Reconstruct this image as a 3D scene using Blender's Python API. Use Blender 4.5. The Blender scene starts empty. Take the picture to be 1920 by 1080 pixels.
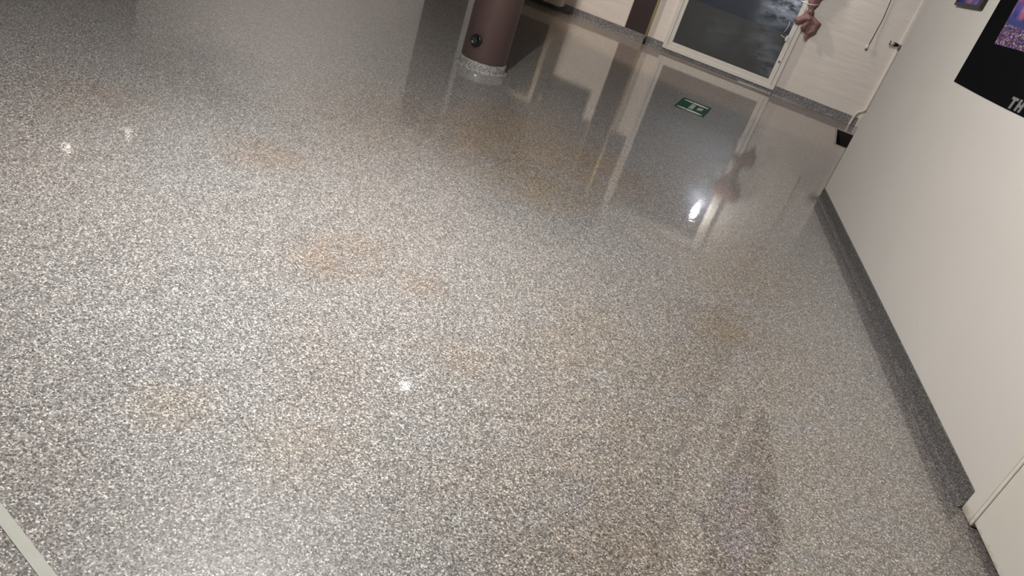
import bpy, bmesh, math, random
from mathutils import Vector, Matrix, noise as mnoise
from mathutils.geometry import delaunay_2d_cdt
random.seed(7)
SC = bpy.context.scene
COL = SC.collection
PI = math.pi

# ------------------------------------------------------------------ camera
cam_d = bpy.data.cameras.new('camera')
cam_d.sensor_width = 36.0
cam_d.lens = 1450.0 / 1920.0 * 36.0
cam_d.clip_start = 0.02
cam_d.clip_end = 100
cam = bpy.data.objects.new('camera', cam_d)
COL.objects.link(cam)
RX = (0.8803686, 0.3789335, 0.2852377)      # image right
DN = (0.4254344, -0.3650700, -0.8280879)    # image down
FW = (-0.2096585, 0.8503725, -0.4826075)    # looking along
cam.matrix_world = Matrix(((RX[0], -DN[0], -FW[0], 0.0),
                           (RX[1], -DN[1], -FW[1], 0.0),
                           (RX[2], -DN[2], -FW[2], 1.5),
                           (0, 0, 0, 1)))
SC.camera = cam

# ------------------------------------------------------------------ world, exposure
W = bpy.data.worlds.new('world')
SC.world = W
W.use_nodes = True
W.node_tree.nodes['Background'].inputs[0].default_value = (0.9, 0.95, 1.0, 1)
W.node_tree.nodes['Background'].inputs[1].default_value = 0.02
SC.view_settings.view_transform = 'Standard'
SC.view_settings.look = 'None'
SC.view_settings.exposure = 0.10
SC.view_settings.gamma = 1.0
SC.view_settings.use_curve_mapping = False

CEIL = 2.66
LAMP_MAIN = dict(loc=(-1.42, 2.22, 2.60), power=290.0, spot=230.0, col=(1.0, 0.98, 0.95), r=0.03)
# small ceiling lamps whose bright discs mirror in the polished floor: (x, y, z, disc radius, glow, watts, colour)
SMALL = [(-1.80, 4.88, 2.56, 0.024, 40, 3, (1.0, 0.97, 0.93)),
         (-6.49, 5.71, 2.56, 0.026, 20, 6, (1.0, 0.86, 0.76)),
         (-6.51, 6.55, 2.56, 0.021, 18, 6, (1.0, 0.86, 0.76)),
         (0.256, 8.79, 2.50, 0.012, 9, 4, (1.0, 0.90, 0.78))]
# warm can light that washes the left part of the far wall and the floor at its foot, then two unseen cans added to brighten the wall
WASHES = [dict(loc=(-3.70, 7.65, 2.46), aim=(-1.05, 8.98, .30), power=185.0, col=(1.0, .87, .72), size=.95, blend=.35, label='grey can spotlight on the ceiling turned towards the brown stripe on the far wall'),
          dict(loc=(-6.40, 6.20, 2.46), aim=(-6.90, 8.98, .70), power=170.0, col=(1.0, .95, .93), size=1.9, blend=1.0, label='unseen grey can spotlight added to brighten the left of the far wall'),
          dict(loc=(-.30, 5.20, 2.46), aim=(-.05, 8.98, .60), power=95.0, col=(1.0, .95, .90), size=1.15, blend=1.0, label='unseen grey can spotlight added as frontal fill for the window wall')]
WALL_LAMP = (-0.392, 8.90, 1.515)


# ------------------------------------------------------------------ materials
def new_mat(name):
    m = bpy.data.materials.new(name)
    m.use_nodes = True
    nt = m.node_tree
    b = nt.nodes['Principled BSDF']
    return m, nt, b


def N(nt, t, **kw):
    n = nt.nodes.new(t)
    for k, v in kw.items():
        setattr(n, k, v)
    return n


def plain(name, col, rough=0.5, metal=0.0, spec=0.5, var=0.06, vscale=6.0, bump=0.0, bscale=200.0, coat=0.0, coat_r=0.1):
    m, nt, b = new_mat(name)
    tc = N(nt, 'ShaderNodeTexCoord')
    nz = N(nt, 'ShaderNodeTexNoise')
    nz.inputs['Scale'].default_value = vscale
    nz.inputs['Detail'].default_value = 5
    nt.links.new(tc.outputs['Object'], nz.inputs['Vector'])
    mx = N(nt, 'ShaderNodeMix', data_type='RGBA')
    mx.inputs['A'].default_value = (*[c * (1 - var) for c in col], 1)
    mx.inputs['B'].default_value = (*[min(1, c * (1 + var)) for c in col], 1)
    nt.links.new(nz.outputs['Fac'], mx.inputs['Factor'])
    nt.links.new(mx.outputs['Result'], b.inputs['Base Color'])
    b.inputs['Roughness'].default_value = rough
    b.inputs['Metallic'].default_value = metal
    b.inputs['Specular IOR Level'].default_value = spec
    b.inputs['Coat Weight'].default_value = coat
    b.inputs['Coat Roughness'].default_value = coat_r
    if bump:
        n2 = N(nt, 'ShaderNodeTexNoise')
        n2.inputs['Scale'].default_value = bscale
        n2.inputs['Detail'].default_value = 3
        nt.links.new(tc.outputs['Object'], n2.inputs['Vector'])
        bp = N(nt, 'ShaderNodeBump')
        bp.inputs['Strength'].default_value = bump
        bp.inputs['Distance'].default_value = 0.002
        nt.links.new(n2.outputs['Fac'], bp.inputs['Height'])
        nt.links.new(bp.outputs['Normal'], b.inputs['Normal'])
    return m


def emit(name, col, s):
    m, nt, b = new_mat(name)
    b.inputs['Base Color'].default_value = (*col, 1)
    b.inputs['Emission Color'].default_value = (*col, 1)
    b.inputs['Emission Strength'].default_value = s
    return m


# stains worn into the floor, with warm light and reflections painted in: x, y, radius x, radius y, strength, colour multiplier index (0 brown, 1 reddish, 2 grey)
STAINS_AND_LIGHT = [(-1.24, 2.28, .16, .24, .75, 1), (-1.08, 1.29, .11, .11, .4, 0), (-.93, 2.36, .12, .12, .55, 1),
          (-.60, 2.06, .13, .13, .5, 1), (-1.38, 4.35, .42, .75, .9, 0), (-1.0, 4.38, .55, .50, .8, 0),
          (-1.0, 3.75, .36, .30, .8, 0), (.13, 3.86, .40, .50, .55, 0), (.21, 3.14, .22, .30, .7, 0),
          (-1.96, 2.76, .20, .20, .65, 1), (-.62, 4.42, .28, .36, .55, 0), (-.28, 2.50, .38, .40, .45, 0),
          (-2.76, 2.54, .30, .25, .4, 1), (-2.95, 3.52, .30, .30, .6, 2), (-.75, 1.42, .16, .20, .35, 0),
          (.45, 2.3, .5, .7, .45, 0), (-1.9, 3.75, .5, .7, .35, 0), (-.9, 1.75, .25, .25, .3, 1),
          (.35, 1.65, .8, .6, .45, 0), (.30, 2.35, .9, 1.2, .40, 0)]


def terrazzo(name, bright=1.0, scale=150.0, tint=(1, 1, 1), rough=0.45, coat=1.0, stains=False, contrast=1.0, wave=1.0):
    m, nt, b = new_mat(name)
    L = nt.links.new
    tc = N(nt, 'ShaderNodeTexCoord')
    warp = N(nt, 'ShaderNodeTexNoise')
    warp.inputs['Scale'].default_value = 180
    warp.inputs['Detail'].default_value = 1
    L(tc.outputs['Object'], warp.inputs['Vector'])
    sub = N(nt, 'ShaderNodeVectorMath', operation='SUBTRACT')
    sub.inputs[1].default_value = (.5, .5, .5)
    L(warp.outputs['Color'], sub.inputs[0])
    scl = N(nt, 'ShaderNodeVectorMath', operation='SCALE')
    scl.inputs['Scale'].default_value = 0.006
    L(sub.outputs[0], scl.inputs[0])
    add = N(nt, 'ShaderNodeVectorMath', operation='ADD')
    L(tc.outputs['Object'], add.inputs[0])
    L(scl.outputs[0], add.inputs[1])
    vo = N(nt, 'ShaderNodeTexVoronoi', feature='F1')
    vo.inputs['Scale'].default_value = scale
    vo.inputs['Randomness'].default_value = 1.0
    L(add.outputs[0], vo.inputs['Vector'])
    sp = N(nt, 'ShaderNodeSeparateColor')
    L(vo.outputs['Color'], sp.inputs[0])
    rp = N(nt, 'ShaderNodeValToRGB')
    el = rp.color_ramp.elements
    mid = .20

    def g(v, c=(1, 1, 1)):
        v = mid + (v - mid) * contrast
        return (v * c[0] * bright * tint[0], v * c[1] * bright * tint[1], v * c[2] * bright * tint[2], 1)
    stops = [(0.0, g(.045)), (.12, g(.085)), (.28, g(.145)), (.44, g(.195)), (.60, g(.23, (1.0, .99, .97))),
             (.76, g(.32)), (.90, g(.47, (1.0, .99, .97))), (1.0, g(.70))]
    el[0].position, el[0].color = stops[0]
    el[1].position, el[1].color = stops[-1]
    for p, c in stops[1:-1]:
        e = el.new(p)
        e.color = c
    L(sp.outputs[0], rp.inputs['Fac'])
    # hue of single chips: some beige, some greenish grey
    hp = N(nt, 'ShaderNodeValToRGB')
    h = hp.color_ramp.elements
    h[0].position, h[0].color = 0.0, (1.05, .97, .90, 1)
    h[1].position, h[1].color = 1.0, (1.04, .98, .98, 1)
    e = h.new(.3); e.color = (1, 1, 1, 1)
    e = h.new(.7); e.color = (1.0, .99, .985, 1)
    L(sp.outputs[1], hp.inputs['Fac'])
    mul = N(nt, 'ShaderNodeMix', data_type='RGBA', blend_type='MULTIPLY')
    mul.inputs['Factor'].default_value = 1
    L(rp.outputs['Color'], mul.inputs['A'])
    L(hp.outputs['Color'], mul.inputs['B'])
    # finer crushed chips between the larger ones
    vf = N(nt, 'ShaderNodeTexVoronoi', feature='F1')
    vf.inputs['Scale'].default_value = scale * 2.3
    L(add.outputs[0], vf.inputs['Vector'])
    spf = N(nt, 'ShaderNodeSeparateColor')
    L(vf.outputs['Color'], spf.inputs[0])
    mrf = N(nt, 'ShaderNodeMapRange')
    mrf.inputs['To Min'].default_value = .62
    mrf.inputs['To Max'].default_value = 1.38
    L(spf.outputs[0], mrf.inputs['Value'])
    vm = N(nt, 'ShaderNodeVectorMath', operation='SCALE')
    L(mul.outputs['Result'], vm.inputs[0])
    L(mrf.outputs['Result'], vm.inputs['Scale'])
    out = vm.outputs[0]
    if stains:
        # broad uneven ageing of the binder
        big = N(nt, 'ShaderNodeTexNoise')
        big.inputs['Scale'].default_value = .9
        big.inputs['Detail'].default_value = 4
        L(tc.outputs['Object'], big.inputs['Vector'])
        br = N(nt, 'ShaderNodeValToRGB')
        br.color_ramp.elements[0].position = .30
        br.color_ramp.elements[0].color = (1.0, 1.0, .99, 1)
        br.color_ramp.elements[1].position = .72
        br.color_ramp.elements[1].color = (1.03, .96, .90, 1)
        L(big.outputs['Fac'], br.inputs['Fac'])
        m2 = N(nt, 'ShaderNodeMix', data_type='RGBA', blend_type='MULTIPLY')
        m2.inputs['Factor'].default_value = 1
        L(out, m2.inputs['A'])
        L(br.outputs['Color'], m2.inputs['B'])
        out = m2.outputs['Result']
        edge = N(nt, 'ShaderNodeTexNoise')
        edge.inputs['Scale'].default_value = 5
        edge.inputs['Detail'].default_value = 5
        L(tc.outputs['Object'], edge.inputs['Vector'])
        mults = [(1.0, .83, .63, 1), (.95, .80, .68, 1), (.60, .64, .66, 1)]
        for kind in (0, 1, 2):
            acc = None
            for (x, y, rx, ry, s, k) in STAINS_AND_LIGHT:
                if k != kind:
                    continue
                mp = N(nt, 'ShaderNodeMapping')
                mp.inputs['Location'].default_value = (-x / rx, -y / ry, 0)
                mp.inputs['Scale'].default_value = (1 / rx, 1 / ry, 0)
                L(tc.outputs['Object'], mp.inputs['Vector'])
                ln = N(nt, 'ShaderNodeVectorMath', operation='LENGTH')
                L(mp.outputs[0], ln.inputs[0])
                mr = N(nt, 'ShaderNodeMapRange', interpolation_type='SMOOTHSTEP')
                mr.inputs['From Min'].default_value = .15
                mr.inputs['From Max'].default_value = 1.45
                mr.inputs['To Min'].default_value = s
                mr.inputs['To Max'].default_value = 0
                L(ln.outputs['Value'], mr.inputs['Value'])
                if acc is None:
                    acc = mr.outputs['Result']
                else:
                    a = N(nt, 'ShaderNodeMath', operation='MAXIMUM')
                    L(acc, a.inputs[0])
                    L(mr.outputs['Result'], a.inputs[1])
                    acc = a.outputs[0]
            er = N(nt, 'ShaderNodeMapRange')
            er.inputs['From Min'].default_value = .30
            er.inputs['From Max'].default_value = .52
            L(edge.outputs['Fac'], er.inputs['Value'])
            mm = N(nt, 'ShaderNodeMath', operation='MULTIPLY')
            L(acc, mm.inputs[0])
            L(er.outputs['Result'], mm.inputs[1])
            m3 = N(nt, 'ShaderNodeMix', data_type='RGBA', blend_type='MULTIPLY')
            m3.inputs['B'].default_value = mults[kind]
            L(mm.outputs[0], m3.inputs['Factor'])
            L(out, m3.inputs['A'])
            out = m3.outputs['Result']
        # ground-in dirt along the near wall, where mops do not reach
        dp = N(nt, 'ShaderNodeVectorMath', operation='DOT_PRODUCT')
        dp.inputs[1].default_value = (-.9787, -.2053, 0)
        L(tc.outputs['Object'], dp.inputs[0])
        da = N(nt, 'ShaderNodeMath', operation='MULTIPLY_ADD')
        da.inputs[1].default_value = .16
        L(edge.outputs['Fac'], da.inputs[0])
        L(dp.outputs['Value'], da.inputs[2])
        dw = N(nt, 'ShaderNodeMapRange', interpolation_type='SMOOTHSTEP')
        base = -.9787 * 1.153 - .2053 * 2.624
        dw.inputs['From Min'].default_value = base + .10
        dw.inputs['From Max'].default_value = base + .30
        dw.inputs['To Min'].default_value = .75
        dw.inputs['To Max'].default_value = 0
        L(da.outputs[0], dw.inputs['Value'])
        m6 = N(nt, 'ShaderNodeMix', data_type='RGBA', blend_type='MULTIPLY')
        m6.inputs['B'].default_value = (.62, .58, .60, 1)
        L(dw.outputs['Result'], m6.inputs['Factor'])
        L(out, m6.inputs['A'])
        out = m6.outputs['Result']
        # pool of warm light painted into the floor colour along the far wall
        sx = N(nt, 'ShaderNodeSeparateXYZ')
        L(tc.outputs['Object'], sx.inputs[0])
        en = N(nt, 'ShaderNodeTexNoise')
        en.inputs['Scale'].default_value = 1.6
        L(tc.outputs['Object'], en.inputs['Vector'])
        ya = N(nt, 'ShaderNodeMath', operation='MULTIPLY_ADD')
        ya.inputs[1].default_value = .5
        L(en.outputs['Fac'], ya.inputs[0])
        L(sx.outputs['Y'], ya.inputs[2])
        yr = N(nt, 'ShaderNodeMapRange', interpolation_type='SMOOTHSTEP')
        yr.inputs['From Min'].default_value = 7.3
        yr.inputs['From Max'].default_value = 7.9
        L(ya.outputs[0], yr.inputs['Value'])
        xr = N(nt, 'ShaderNodeMapRange', interpolation_type='SMOOTHSTEP')
        xr.inputs['From Min'].default_value = -1.2
        xr.inputs['From Max'].default_value = -.3
        xr.inputs['To Min'].default_value = .2
        xr.inputs['To Max'].default_value = .12
        L(sx.outputs['X'], xr.inputs['Value'])
        ym = N(nt, 'ShaderNodeMath', operation='MULTIPLY')
        L(yr.outputs['Result'], ym.inputs[0])
        L(xr.outputs['Result'], ym.inputs[1])
        m4 = N(nt, 'ShaderNodeMix', data_type='RGBA')
        m4.inputs['B'].default_value = (.52, .34, .19, 1)
        L(ym.outputs[0], m4.inputs['Factor'])
        L(out, m4.inputs['A'])
        out = m4.outputs['Result']
    L(out, b.inputs['Base Color'])
    b.inputs['Roughness'].default_value = rough
    b.inputs['Specular IOR Level'].default_value = .35
    b.inputs['Coat Weight'].default_value = coat
    b.inputs['Coat Roughness'].default_value = .03
    b.inputs['Coat IOR'].default_value = 1.75
    wv = N(nt, 'ShaderNodeTexNoise')
    wv.inputs['Scale'].default_value = 32
    wv.inputs['Detail'].default_value = 4
    L(tc.outputs['Object'], wv.inputs['Vector'])
    bp = N(nt, 'ShaderNodeBump')
    bp.inputs['Strength'].default_value = .28 * wave
    bp.inputs['Distance'].default_value = .0009
    L(wv.outputs['Fac'], bp.inputs['Height'])
    L(bp.outputs['Normal'], b.inputs['Coat Normal'])
    return m


def plaster(name, col, streak=True, specks=False, grime=False):
    m, nt, b = new_mat(name)
    L = nt.links.new
    tc = N(nt, 'ShaderNodeTexCoord')
    nz = N(nt, 'ShaderNodeTexNoise')
    nz.inputs['Scale'].default_value = 2.2
    nz.inputs['Detail'].default_value = 6
    L(tc.outputs['Object'], nz.inputs['Vector'])
    mx = N(nt, 'ShaderNodeMix', data_type='RGBA')
    mx.inputs['A'].default_value = (col[0] * .95, col[1] * .945, col[2] * .93, 1)
    mx.inputs['B'].default_value = (min(1, col[0] * 1.04), min(1, col[1] * 1.04), min(1, col[2] * 1.05), 1)
    L(nz.outputs['Fac'], mx.inputs['Factor'])
    out = mx.outputs['Result']
    if specks:
        v = N(nt, 'ShaderNodeTexVoronoi', feature='F1')
        v.inputs['Scale'].default_value = 16
        L(tc.outputs['Object'], v.inputs['Vector'])
        n2 = N(nt, 'ShaderNodeTexNoise')
        n2.inputs['Scale'].default_value = 2.4
        n2.inputs['Detail'].default_value = 3
        L(tc.outputs['Object'], n2.inputs['Vector'])
        mr = N(nt, 'ShaderNodeMapRange')
        mr.inputs['From Min'].default_value = .035
        mr.inputs['From Max'].default_value = .09
        mr.inputs['To Min'].default_value = 1
        mr.inputs['To Max'].default_value = 0
        L(v.outputs['Distance'], mr.inputs['Value'])
        mr2 = N(nt, 'ShaderNodeMapRange')
        mr2.inputs['From Min'].default_value = .50
        mr2.inputs['From Max'].default_value = .62
        L(n2.outputs['Fac'], mr2.inputs['Value'])
        sp = N(nt, 'ShaderNodeSeparateColor')
        L(v.outputs['Color'], sp.inputs[0])
        gt = N(nt, 'ShaderNodeMath', operation='GREATER_THAN')
        gt.inputs[1].default_value = .5
        L(sp.outputs[0], gt.inputs[0])
        a = N(nt, 'ShaderNodeMath', operation='MULTIPLY')
        L(mr.outputs['Result'], a.inputs[0])
        L(mr2.outputs['Result'], a.inputs[1])
        a2 = N(nt, 'ShaderNodeMath', operation='MULTIPLY')
        L(a.outputs[0], a2.inputs[0])
        L(gt.outputs[0], a2.inputs[1])
        a3 = N(nt, 'ShaderNodeMath', operation='MULTIPLY')
        a3.inputs[1].default_value = .55
        L(a2.outputs[0], a3.inputs[0])
        m3 = N(nt, 'ShaderNodeMix', data_type='RGBA')
        m3.inputs['B'].default_value = (.22, .19, .16, 1)
        L(a3.outputs[0], m3.inputs['Factor'])
        L(out, m3.inputs['A'])
        out = m3.outputs['Result']
    if grime:                                   # mop dirt dried on the lowest few centimetres
        sz = N(nt, 'ShaderNodeSeparateXYZ')
        L(tc.outputs['Object'], sz.inputs[0])
        gn = N(nt, 'ShaderNodeTexNoise')
        gn.inputs['Scale'].default_value = 45
        gn.inputs['Detail'].default_value = 5
        L(tc.outputs['Object'], gn.inputs['Vector'])
        ga = N(nt, 'ShaderNodeMath', operation='MULTIPLY_ADD')
        ga.inputs[1].default_value = .055
        L(gn.outputs['Fac'], ga.inputs[0])
        L(sz.outputs['Z'], ga.inputs[2])
        gr = N(nt, 'ShaderNodeMapRange', interpolation_type='SMOOTHSTEP')
        gr.inputs['From Min'].default_value = .030
        gr.inputs['From Max'].default_value = .070
        gr.inputs['To Min'].default_value = .65
        gr.inputs['To Max'].default_value = 0
        L(ga.outputs[0], gr.inputs['Value'])
        gm = N(nt, 'ShaderNodeMix', data_type='RGBA')
        gm.inputs['B'].default_value = (.30, .25, .16, 1)
        L(gr.outputs['Result'], gm.inputs['Factor'])
        L(out, gm.inputs['A'])
        out = gm.outputs['Result']
    L(out, b.inputs['Base Color'])
    b.inputs['Roughness'].default_value = .55
    b.inputs['Specular IOR Level'].default_value = .3
    mp = N(nt, 'ShaderNodeMapping')
    mp.inputs['Scale'].default_value = (1.6, 1.6, 9.0) if streak else (60, 60, 60)
    mp.inputs['Rotation'].default_value = (0, .10, 0)
    L(tc.outputs['Object'], mp.inputs['Vector'])
    n3 = N(nt, 'ShaderNodeTexNoise')
    n3.inputs['Scale'].default_value = 1.6
    n3.inputs['Detail'].default_value = 2
    L(mp.outputs[0], n3.inputs['Vector'])
    bp = N(nt, 'ShaderNodeBump')
    bp.inputs['Strength'].default_value = .5 if streak else .1
    bp.inputs['Distance'].default_value = .012 if streak else .0006
    L(n3.outputs['Fac'], bp.inputs['Height'])
    L(bp.outputs['Normal'], b.inputs['Normal'])
    return m


def glass_mat():
    """Window pane: clear glass with whitish blue glare painted on, and faint smears."""
    m, nt, b = new_mat('glare_painted_glass')
    L = nt.links.new
    tc = N(nt, 'ShaderNodeTexCoord')
    nt.nodes.remove(b)
    clear = N(nt, 'ShaderNodeBsdfTransparent')
    clear.inputs['Color'].default_value = (.95, .96, .97, 1)
    sheen = N(nt, 'ShaderNodeBsdfGlossy')
    sheen.inputs['Roughness'].default_value = .30
    fr_ = N(nt, 'ShaderNodeFresnel')
    fr_.inputs['IOR'].default_value = 1.28
    pane = N(nt, 'ShaderNodeMixShader')
    L(fr_.outputs[0], pane.inputs[0])
    L(clear.outputs[0], pane.inputs[1])
    L(sheen.outputs[0], pane.inputs[2])
    glare_smear = N(nt, 'ShaderNodeBsdfDiffuse')
    glare_smear.inputs['Color'].default_value = (.70, .80, .96, 1)  # bluish glare painted as a diffuse layer over the pane, with faint smudges

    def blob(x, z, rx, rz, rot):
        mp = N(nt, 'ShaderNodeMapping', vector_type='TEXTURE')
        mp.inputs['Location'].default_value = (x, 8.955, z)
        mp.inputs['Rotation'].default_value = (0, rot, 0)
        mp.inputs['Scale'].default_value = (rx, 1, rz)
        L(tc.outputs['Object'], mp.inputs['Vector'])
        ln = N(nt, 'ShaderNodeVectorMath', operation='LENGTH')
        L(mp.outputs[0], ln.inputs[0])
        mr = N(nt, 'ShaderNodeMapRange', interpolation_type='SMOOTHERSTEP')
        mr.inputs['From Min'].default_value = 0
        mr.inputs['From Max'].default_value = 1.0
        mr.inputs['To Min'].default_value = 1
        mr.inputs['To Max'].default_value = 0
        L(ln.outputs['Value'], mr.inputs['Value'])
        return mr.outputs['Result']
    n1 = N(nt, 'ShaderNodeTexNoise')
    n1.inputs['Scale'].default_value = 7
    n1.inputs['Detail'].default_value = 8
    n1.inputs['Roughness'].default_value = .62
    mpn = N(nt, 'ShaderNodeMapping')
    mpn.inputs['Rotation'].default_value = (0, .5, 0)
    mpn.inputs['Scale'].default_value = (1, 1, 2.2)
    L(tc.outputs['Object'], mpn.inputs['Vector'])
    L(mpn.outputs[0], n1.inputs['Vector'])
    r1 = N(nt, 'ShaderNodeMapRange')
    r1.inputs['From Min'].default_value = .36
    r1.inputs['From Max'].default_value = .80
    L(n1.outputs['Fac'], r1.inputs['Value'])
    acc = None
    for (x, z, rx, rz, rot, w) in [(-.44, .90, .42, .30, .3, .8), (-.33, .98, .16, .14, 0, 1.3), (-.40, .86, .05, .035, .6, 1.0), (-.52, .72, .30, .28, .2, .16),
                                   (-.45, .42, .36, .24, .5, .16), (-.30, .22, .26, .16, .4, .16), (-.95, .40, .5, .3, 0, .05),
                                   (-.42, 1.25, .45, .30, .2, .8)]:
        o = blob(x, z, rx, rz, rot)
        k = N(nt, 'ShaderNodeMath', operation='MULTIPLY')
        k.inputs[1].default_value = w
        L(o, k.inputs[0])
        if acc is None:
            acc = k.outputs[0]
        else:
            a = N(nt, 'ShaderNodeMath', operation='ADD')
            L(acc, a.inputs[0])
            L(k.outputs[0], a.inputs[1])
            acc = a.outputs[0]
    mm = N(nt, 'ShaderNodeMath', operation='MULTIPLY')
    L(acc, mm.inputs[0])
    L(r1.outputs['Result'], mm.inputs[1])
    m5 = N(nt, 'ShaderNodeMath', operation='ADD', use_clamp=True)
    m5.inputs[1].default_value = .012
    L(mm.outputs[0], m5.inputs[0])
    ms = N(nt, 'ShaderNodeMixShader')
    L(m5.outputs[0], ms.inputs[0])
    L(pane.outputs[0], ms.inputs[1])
    L(glare_smear.outputs[0], ms.inputs[2])
    L(ms.outputs[0], nt.nodes['Material Output'].inputs['Surface'])
    return m


def crowd_mat(name, z0, z1):
    """Flat print: a concert crowd in purple light under a pink and blue stage."""
    m, nt, b = new_mat(name)
    L = nt.links.new
    tc = N(nt, 'ShaderNodeTexCoord')
    sx = N(nt, 'ShaderNodeSeparateXYZ')
    L(tc.outputs['Object'], sx.inputs[0])
    v = N(nt, 'ShaderNodeTexVoronoi', feature='F1')
    v.inputs['Scale'].default_value = 88
    mp = N(nt, 'ShaderNodeMapping')
    mp.inputs['Scale'].default_value = (1, 1, 1.5)
    L(tc.outputs['Object'], mp.inputs['Vector'])
    L(mp.outputs[0], v.inputs['Vector'])
    sp = N(nt, 'ShaderNodeSeparateColor')
    L(v.outputs['Color'], sp.inputs[0])
    heads = N(nt, 'ShaderNodeValToRGB')
    e = heads.color_ramp.elements
    e[0].position, e[0].color = 0, (.03, .015, .06, 1)
    e[1].position, e[1].color = 1, (.75, .62, .50, 1)
    for p, c in ((.2, (.10, .05, .22, 1)), (.4, (.22, .14, .40, 1)), (.55, (.40, .30, .52, 1)), (.7, (.06, .04, .12, 1)),
                 (.8, (.35, .05, .10, 1)), (.9, (.60, .48, .60, 1))):
        k = e.new(p)
        k.color = c
    L(sp.outputs[0], heads.inputs['Fac'])
    # faces fall off into dark gaps
    dk = N(nt, 'ShaderNodeMapRange')
    dk.inputs['From Min'].default_value = .25
    dk.inputs['From Max'].default_value = .75
    dk.inputs['To Min'].default_value = 1
    dk.inputs['To Max'].default_value = .25
    L(v.outputs['Distance'], dk.inputs['Value'])
    hm = N(nt, 'ShaderNodeVectorMath', operation='SCALE')
    L(heads.outputs['Color'], hm.inputs[0])
    L(dk.outputs['Result'], hm.inputs['Scale'])
    # stage above
    nz = N(nt, 'ShaderNodeTexNoise')
    nz.inputs['Scale'].default_value = 14
    nz.inputs['Detail'].default_value = 5
    L(tc.outputs['Object'], nz.inputs['Vector'])
    st = N(nt, 'ShaderNodeValToRGB')
    e = st.color_ramp.elements
    e[0].position, e[0].color = .3, (.02, .03, .14, 1)
    e[1].position, e[1].color = .75, (.60, .45, .48, 1)
    for p, c in ((.42, (.05, .06, .35, 1)), (.5, (.16, .08, .26, 1)), (.58, (.42, .10, .18, 1)), (.66, (.30, .16, .34, 1))):
        k = e.new(p)
        k.color = c
    L(nz.outputs['Fac'], st.inputs['Fac'])
    zr = N(nt, 'ShaderNodeMapRange')
    zr.inputs['From Min'].default_value = z0
    zr.inputs['From Max'].default_value = z1
    L(sx.outputs['Z'], zr.inputs['Value'])
    band = N(nt, 'ShaderNodeValToRGB')
    e = band.color_ramp.elements
    e[0].position, e[0].color = .48, (0, 0, 0, 1)
    e[1].position, e[1].color = .54, (1, 1, 1, 1)
    L(zr.outputs['Result'], band.inputs['Fac'])
    mx = N(nt, 'ShaderNodeMix', data_type='RGBA')
    L(band.outputs['Color'], mx.inputs['Factor'])
    L(hm.outputs[0], mx.inputs['A'])
    L(st.outputs['Color'], mx.inputs['B'])
    # dark blue strip at the stage edge
    b2 = N(nt, 'ShaderNodeValToRGB')
    e = b2.color_ramp.elements
    e[0].position, e[0].color = .44, (0, 0, 0, 1)
    e[1].position, e[1].color = .70, (0, 0, 0, 1)
    k = e.new(.52); k.color = (1, 1, 1, 1)
    k = e.new(.60); k.color = (.9, .9, .9, 1)
    L(zr.outputs['Result'], b2.inputs['Fac'])
    mx2 = N(nt, 'ShaderNodeMix', data_type='RGBA')
    mx2.inputs['B'].default_value = (.035, .045, .19, 1)
    L(b2.outputs['Color'], mx2.inputs['Factor'])
    L(mx.outputs['Result'], mx2.inputs['A'])
    L(mx2.outputs['Result'], b.inputs['Base Color'])
    b.inputs['Roughness'].default_value = .35
    return m


M = {}
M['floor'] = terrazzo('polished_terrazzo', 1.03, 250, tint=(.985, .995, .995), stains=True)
M['skirt_back'] = terrazzo('terrazzo_skirting_far', .95, 170, tint=(.97, .96, 1.02), rough=.5, coat=.2, contrast=.6)
M['skirt_near'] = terrazzo('terrazzo_skirting_near', .50, 240, tint=(1, .97, .96), rough=.5, coat=.1, contrast=.8)
M['collar'] = terrazzo('terrazzo_collar', 1.05, 250, tint=(1, 1, .98), rough=.5, coat=.3)
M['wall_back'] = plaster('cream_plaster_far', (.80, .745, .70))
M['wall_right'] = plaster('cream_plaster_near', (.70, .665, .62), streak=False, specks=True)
M['wall_dark'] = plain('dark_brown_paint', (.075, .055, .05), .5)
M['wall_brown'] = plain('brown_stripe_paint', (.034, .020, .021), .45)
M['wall_grey'] = plaster('grey_plaster', (.50, .48, .46), streak=False)
M['ceiling'] = plaster('ceiling_paint', (.42, .41, .40), streak=False)
M['white'] = plain('white_frame_paint', (.72, .69, .65), .4, var=.05, vscale=14)
M['cream'] = plain('cream_frame_paint', (.60, .52, .40), .5, var=.06)
M['door'] = plaster('cream_door_paint', (.70, .665, .595), streak=False, specks=True, grime=True)
M['bead'] = plaster('cream_bead_paint', (.75, .715, .645), streak=False, grime=True)
M['grime'] = plain('grimy_door_paint', (.45, .40, .30), .6, var=.25, vscale=25)
M['gold'] = plain('tarnished_brass', (.62, .51, .29), .35, metal=.25, var=.12)
M['brownpipe'] = plain('brown_column_paint', (.150, .088, .080), .52, metal=.5, spec=1.0, coat=.5, coat_r=.6, var=.12, vscale=5, bump=.05, bscale=40)
M['black'] = plain('black_plastic', (.012, .012, .013), .3)
M['blackpaper'] = plain('black_poster_paper', (.004, .004, .005), .8, spec=.06, var=.05)
M['blackframe'] = plain('black_frame', (.018, .014, .016), .35)
M['navy'] = plain('navy_film', (.010, .016, .046), .4, var=.35, vscale=3)
M['slate'] = plain('slate_grey_board', (.064, .059, .049), .6, var=.25, vscale=4)
M['seal'] = plain('dark_gap', (.03, .028, .026), .7)
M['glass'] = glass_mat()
M['green'] = plain('green_vinyl', (.016, .085, .045), .6, spec=.15, var=.2, vscale=20)
M['signwhite'] = plain('white_vinyl', (.85, .87, .83), .6, spec=.2, var=.06, vscale=60)
M['signgrey'] = plain('worn_white_print', (.55, .60, .56), .6, spec=.2, var=.35, vscale=160)
M['cloth'] = plain('dusty_rose_cloth', (.26, .15, .145), .85, spec=.2, var=.14, vscale=14, bump=.3, bscale=500)
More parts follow.
